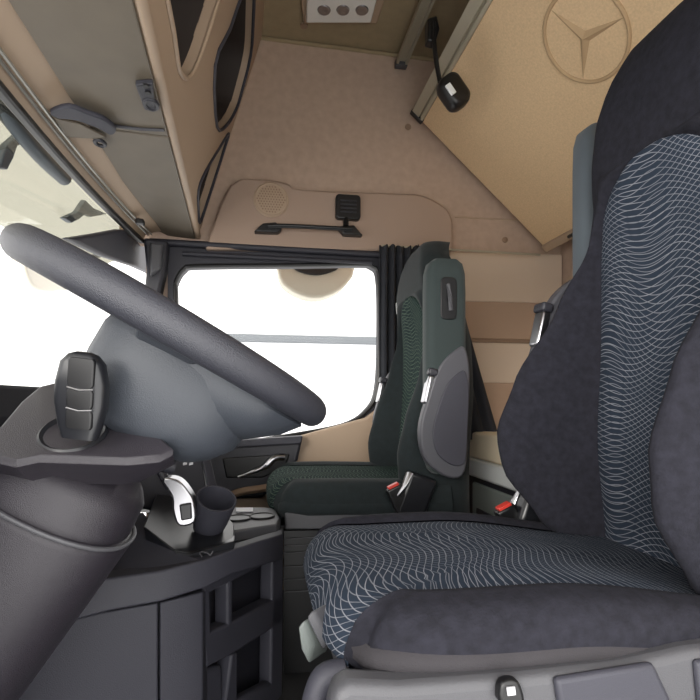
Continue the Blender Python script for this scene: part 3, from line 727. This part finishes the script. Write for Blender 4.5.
# ------------------------------------------------------------ dashboard
ds = thing('dashboard', 'dark dashboard below the windscreen behind the steering column', 'dashboard', (-.6, 1.1, 0))
dp = [(-.8, .5), (-.8, .8), (-.74, .84), (-.6, .835), (-.42, .825), (-.36, .77), (-.38, .62), (-.42, .5)]
dr = []
for Y in (.12, .15, .6, 1.0, 1.5, 2.0, 2.08, 2.1):
    k = .97 if Y in (.12, 2.1) else 1; dr.append([(-.6+(x+.6)*k, Y, z*k) for x, z in dp])
obj('dash_body', loft(dr), dashM, ds, ang=30, bevel=.01)
# centre stack with the small printed symbols
obj('switch_panel', prism([PY(150, 442, 1.42), PY(200, 440, 1.5), PY(210, 505, 1.5), PY(176, 515, 1.45), PY(125, 505, 1.4)], (-.12, .06, 0)), dark, ds, bevel=.008)
obj('stack_edge', prism([PY(197, 436, 1.52), PY(205, 436, 1.54), PY(222, 505, 1.5), PY(211, 505, 1.48)], (-.05, .2, 0)), darkS, ds, bevel=.008)
for q in (183, 189): obj('printed_symbol', prism(onY([(q, 463), (q+4, 462), (q+4, 464.5), (q, 465.5)], 1.4), (0, .003, 0)), mark, ds)

# ------------------------------------------------------------ centre console
cs = thing('centre_console', 'dark grey centre console with side pockets between steering column and passenger seat', 'console', (-.15, 1.3, 0))
def wallstrip(pts, bottom, th=.03):
    """upright moulded panel following a plan line: (px,py of its top edge, Y)"""
    T = [PY(a, b, y) for a, b, y in pts]; n = len(T)
    rings = []
    for i, p in enumerate(T):
        a = T[max(0, i-1)]; b = T[min(n-1, i+1)]; d = (b-a); d.z = 0; d.normalize(); nn = Vector((-d.y, d.x, 0))
        rings.append([p, p+nn*th, Vector((p.x, p.y, bottom))+nn*th, Vector((p.x, p.y, bottom))])
    return loft(rings)
obj('side_panel', wallstrip([(-10, 640, 1.0), (40, 628, 1.0), (100, 613, 1.02), (158, 603, 1.04)], .0), darkS, cs, bevel=.004, ang=30)
obj('side_panel', wallstrip([(160, 603, 1.045), (185, 597, 1.06), (203, 592, 1.08), (207, 590, 1.12), (208, 588, 1.16)], .0), darkS, cs, bevel=.004, ang=30)
# ledge band above the side panels
def strip(top, bot, th):
    T = [PY(*q) for q in top]; B_ = [PY(*q) for q in bot]; rings = []
    for a, b in zip(T, B_): rings.append([a, a+Vector((0, th, 0)), b+Vector((0, th, 0)), b])
    return loft(rings)
obj('ledge_band', strip([(-10, 596, .99), (60, 586, .99), (110, 578, 1.01), (160, 571, 1.03), (205, 560, 1.06), (232, 550, 1.12), (260, 541, 1.2), (283, 534, 1.3)],
                        [(-10, 638, .98), (60, 624, .98), (110, 611, 1.0), (160, 602, 1.02), (205, 588, 1.06), (232, 574, 1.12), (260, 566, 1.2), (283, 560, 1.3)], .05), darkS, cs, ang=40, bevel=.004)
obj('top_panel', prism([PY(60, 600, 1.02), PY(100, 520, 1.25), PY(143, 512, 1.25), PY(176, 552, 1.08), PY(205, 560, 1.07), PY(120, 578, 1.04)], (0, .02, -.02)), darkS, cs, bevel=.003)
# rear section with two framed pockets
fr = [(203, 592, 1.1), (283, 556, 1.34)]
A0 = PY(204, 590, 1.1); A1 = PY(280, 556, 1.36); dd_ = (A1-A0); dd_.z = 0; dd_.normalize(); nc_ = Vector((-dd_.y, dd_.x, 0))
def AP(px, py, off=0): return PP(px, py, A0, nc_)+nc_*off
obj('pocket_back', prism([AP(200, 560, .06), AP(281, 530, .06), AP(281, 760, .06), AP(200, 760, .06)], nc_*.08), dark, cs)
for pts in ([(203, 570), (283, 536), (283, 556), (204, 596)], [(203, 636), (240, 618), (283, 594), (283, 622), (240, 650), (207, 668)], [(273, 545), (284, 540), (282, 760), (270, 760)], [(228, 580), (233, 578), (233, 640), (228, 642)], [(203, 590), (210, 586), (212, 640), (204, 650)], [(232, 655), (238, 652), (238, 700), (230, 760), (226, 700)]):
    obj('pocket_frame', prism([AP(a, b) for a, b in pts], nc_*.04), darkS, cs, bevel=.006)
obj('lower_cover', prism([AP(206, 672, .01), AP(226, 665, .01), AP(228, 700, .01), AP(212, 740, .01), AP(200, 740, .01)], nc_*.03), darkS, cs, bevel=.01)
obj('lower_cover', prism([AP(238, 700, .0), AP(275, 680, .0), AP(275, 760, .0), AP(236, 760, .0)], nc_*.03), darkS, cs, bevel=.01)
# black switch plinth carrying the lever and the cup
zpl = ZC-.30
pl = obj('black_plinth', prism([PY(143, 526, 1.12), PY(174, 551, 1.08), PY(188, 554, 1.08), PY(234, 541, 1.14), PY(234, 524, 1.25), PY(214, 500, 1.4), PY(156, 494, 1.4)], (0, .03, -.05)), gloss, cs, bevel=.004)
obj('plinth_front', prism([PY(174, 551, 1.075), PY(190, 554, 1.075), PY(234, 541, 1.13), PY(234, 549, 1.13), PY(205, 562, 1.085), PY(176, 560, 1.075)], (0, .05, 0)), gloss, cs, bevel=.002)
obj('plinth_symbol', tube(spline([PY(202, 557, 1.07), PY(200, 552, 1.075), PY(207, 553, 1.08), PY(210, 555, 1.08), PY(213, 551, 1.085)], 4), .0012, 6), grey, cs)
# tray with cup holders
tz = PY(255, 515, 1.45).z
def TZ(a, b, z=None): return PZ(a, b, z if z is not None else tz)
tr = obj('tray', prism([TZ(228, 507), TZ(262, 507), TZ(275, 508), TZ(280, 518), TZ(277, 524), TZ(232, 531)], (0, 0, -.03)), grey, cs, bevel=.005)
obj('tray_body', prism([TZ(231, 530, tz-.03), TZ(278, 523, tz-.03), TZ(281, 515, tz-.03), TZ(276, 509, tz-.03), TZ(232, 509, tz-.03)], (0, 0, -.14)), darkS, cs, bevel=.01)
for q in ((238, 519), (262, 517)):
    c0 = TZ(*q, tz+.0)
    obj('cup_ring', disc(c0, (0, 0, 1), .036, .004, 28, prof=[(.036, 0), (.036, .004), (.034, .0055), (.032, .004), (.031, .003), (.002, .003)]), black, tr)
obj('tray_mat', prism([TZ(236, 508.5, tz+.002), TZ(253, 508.5, tz+.002), TZ(253, 512, tz+.002), TZ(236, 512.5, tz+.002)], (0, 0, .003)), mark, tr)

# chrome-faced parking brake lever
pb = thing('parking_brake_lever', 'chrome faced lever standing on the black console plinth beside the column', 'lever', PY(180, 524, 1.14))
lo = [(162, 481), (168, 478), (179, 481), (188, 491), (194, 503), (195, 522), (179, 526), (173, 512), (172, 498), (167, 489)]
obj('lever_body', prism(onY(sp2(lo, 3, True), 1.12), (0, .05, 0)), chrome, pb, bevel=.005)
obj('lever_face', prism(onY([(179, 505), (191, 503), (192, 519), (181, 521)], 1.114), (0, .01, 0)), gloss, pb, bevel=.003)
obj('lever_stem', tube([PY(170, 488, 1.14), PY(160, 470, 1.16)], .01, 10), dark, pb)
# open round cup beside it
cu = PY(207, 528, 1.2)
ca = Vector((.05, -.22, 1)).normalized(); cuR = .043
c_b = PY(208, 528, 1.2); c_t = PY(207, 500, 1.2)
cup = obj('cup_holder', disc(c_b, (c_t-c_b)+Vector((.022, -.035, 0)), cuR, .1, 36, prof=[(.034, 0), (.040, .03), (.045, .085), (.045, .09), (.041, .09), (.037, .04), (.032, .01), (.002, .008)]), darkS, label='round open dark grey cup beside the chrome lever', cat='cup holder')

# ------------------------------------------------------------ passenger footwell: storage net with pale cords under the seat
obj('plinth_body', prism([PY(285, 513, 1.46), PY(412, 512, 1.46), PY(412, 528, 1.46), PY(285, 530, 1.46)], (0, .05, 0)), grey, pas, bevel=.006)
obj('plinth_wall', prism([PY(284, 531, 1.47), PY(460, 528, 1.47), PY(460, 700, 1.47), PY(284, 700, 1.47)], (0, .03, 0)), black, pas)
for k, row in enumerate((538, 545, 552, 566, 579, 591)):
    obj('ribbed_line', tube([PY(283, row+1, 1.465), PY(325, row-1, 1.465)], .0016, 6), grey, pas)
obj('side_bolt', disc(PY(416, 512, 1.44), (0, -1, 0), .012, .01), dark, pas)
obj('plinth_rear', prism(onY([(405, 492), (436, 466), (460, 466), (460, 530), (400, 530)], 1.49), (0, .2, 0)), dark, pas, bevel=.006)

# ------------------------------------------------------------ outside the passenger door
km = thing('kerb_mirror', 'pale half round kerb mirror hanging outside the passenger window', 'mirror', PY(316, 298, 2.5))
ko = [(277, 262), (355, 262)]+[(355, 268)]+sp2([(353, 276), (340, 290), (318, 298), (298, 294), (283, 284), (278, 272)], 4)
obj('mirror_shell', prism(onY(ko, 2.45), (0, .12, 0)), mirrorM, km, bevel=.015)
obj('mirror_face', prism(onY(sp2([(290, 262), (296, 270), (316, 275), (336, 270), (342, 262)], 4), 2.44), (0, .03, 0)), black, km, bevel=.004)
obj('handrail', tube([PY(200, 337, 6), PY(470, 343, 6)], .05, 8), outM, label='long grey horizontal rail outside beyond the passenger window', cat='rail')
obj('low_wall', prism(onY([(200, 338), (470, 345), (470, 349), (200, 342)], 6.2), (0, .2, 0)), mark, label='pale coping just under the grey rail outside the window', cat='wall')

# ------------------------------------------------------------ light, camera
w = bpy.data.worlds.new('sky'); bpy.context.scene.world = w; w.use_nodes = True
t = NT(w); bg = t.n['Background']; bg.inputs[0].default_value = (1, .985, .96, 1)
tc = t.new('ShaderNodeTexCoord'); sx = t.new('ShaderNodeSeparateXYZ'); t.l.new(tc.outputs['Generated'], sx.inputs[0])
mr = t.new('ShaderNodeMapRange'); t.l.new(sx.outputs[1], mr.inputs[0])      # overcast sky, brightest on the driver's side
for k, v in enumerate((-.9, .3, 4.2, 2.5)): mr.inputs[k+1].default_value = v
t.l.new(mr.outputs[0], bg.inputs[1])
sl = bpy.data.lights.new('sun', 'SUN'); sl.energy = 2.0; sl.angle = math.radians(18); sl.color = (1, .96, .9)
so = bpy.data.objects.new('sun', sl); C.objects.link(so); so.rotation_euler = Vector((.52, .78, -.2)).to_track_quat('-Z', 'Y').to_euler()
cd = bpy.data.cameras.new('camera'); co = bpy.data.objects.new('camera', cd); C.objects.link(co)
co.location = CAM; co.rotation_euler = (math.pi/2, 0, -YAW); cd.sensor_width = 36; cd.lens = 36*F/700; cd.shift_y = 50/700; cd.clip_start = .02
sc = bpy.context.scene; sc.camera = co
sc.view_settings.view_transform = 'Standard'; sc.view_settings.look = 'None'; sc.view_settings.exposure = 0; sc.view_settings.gamma = 1
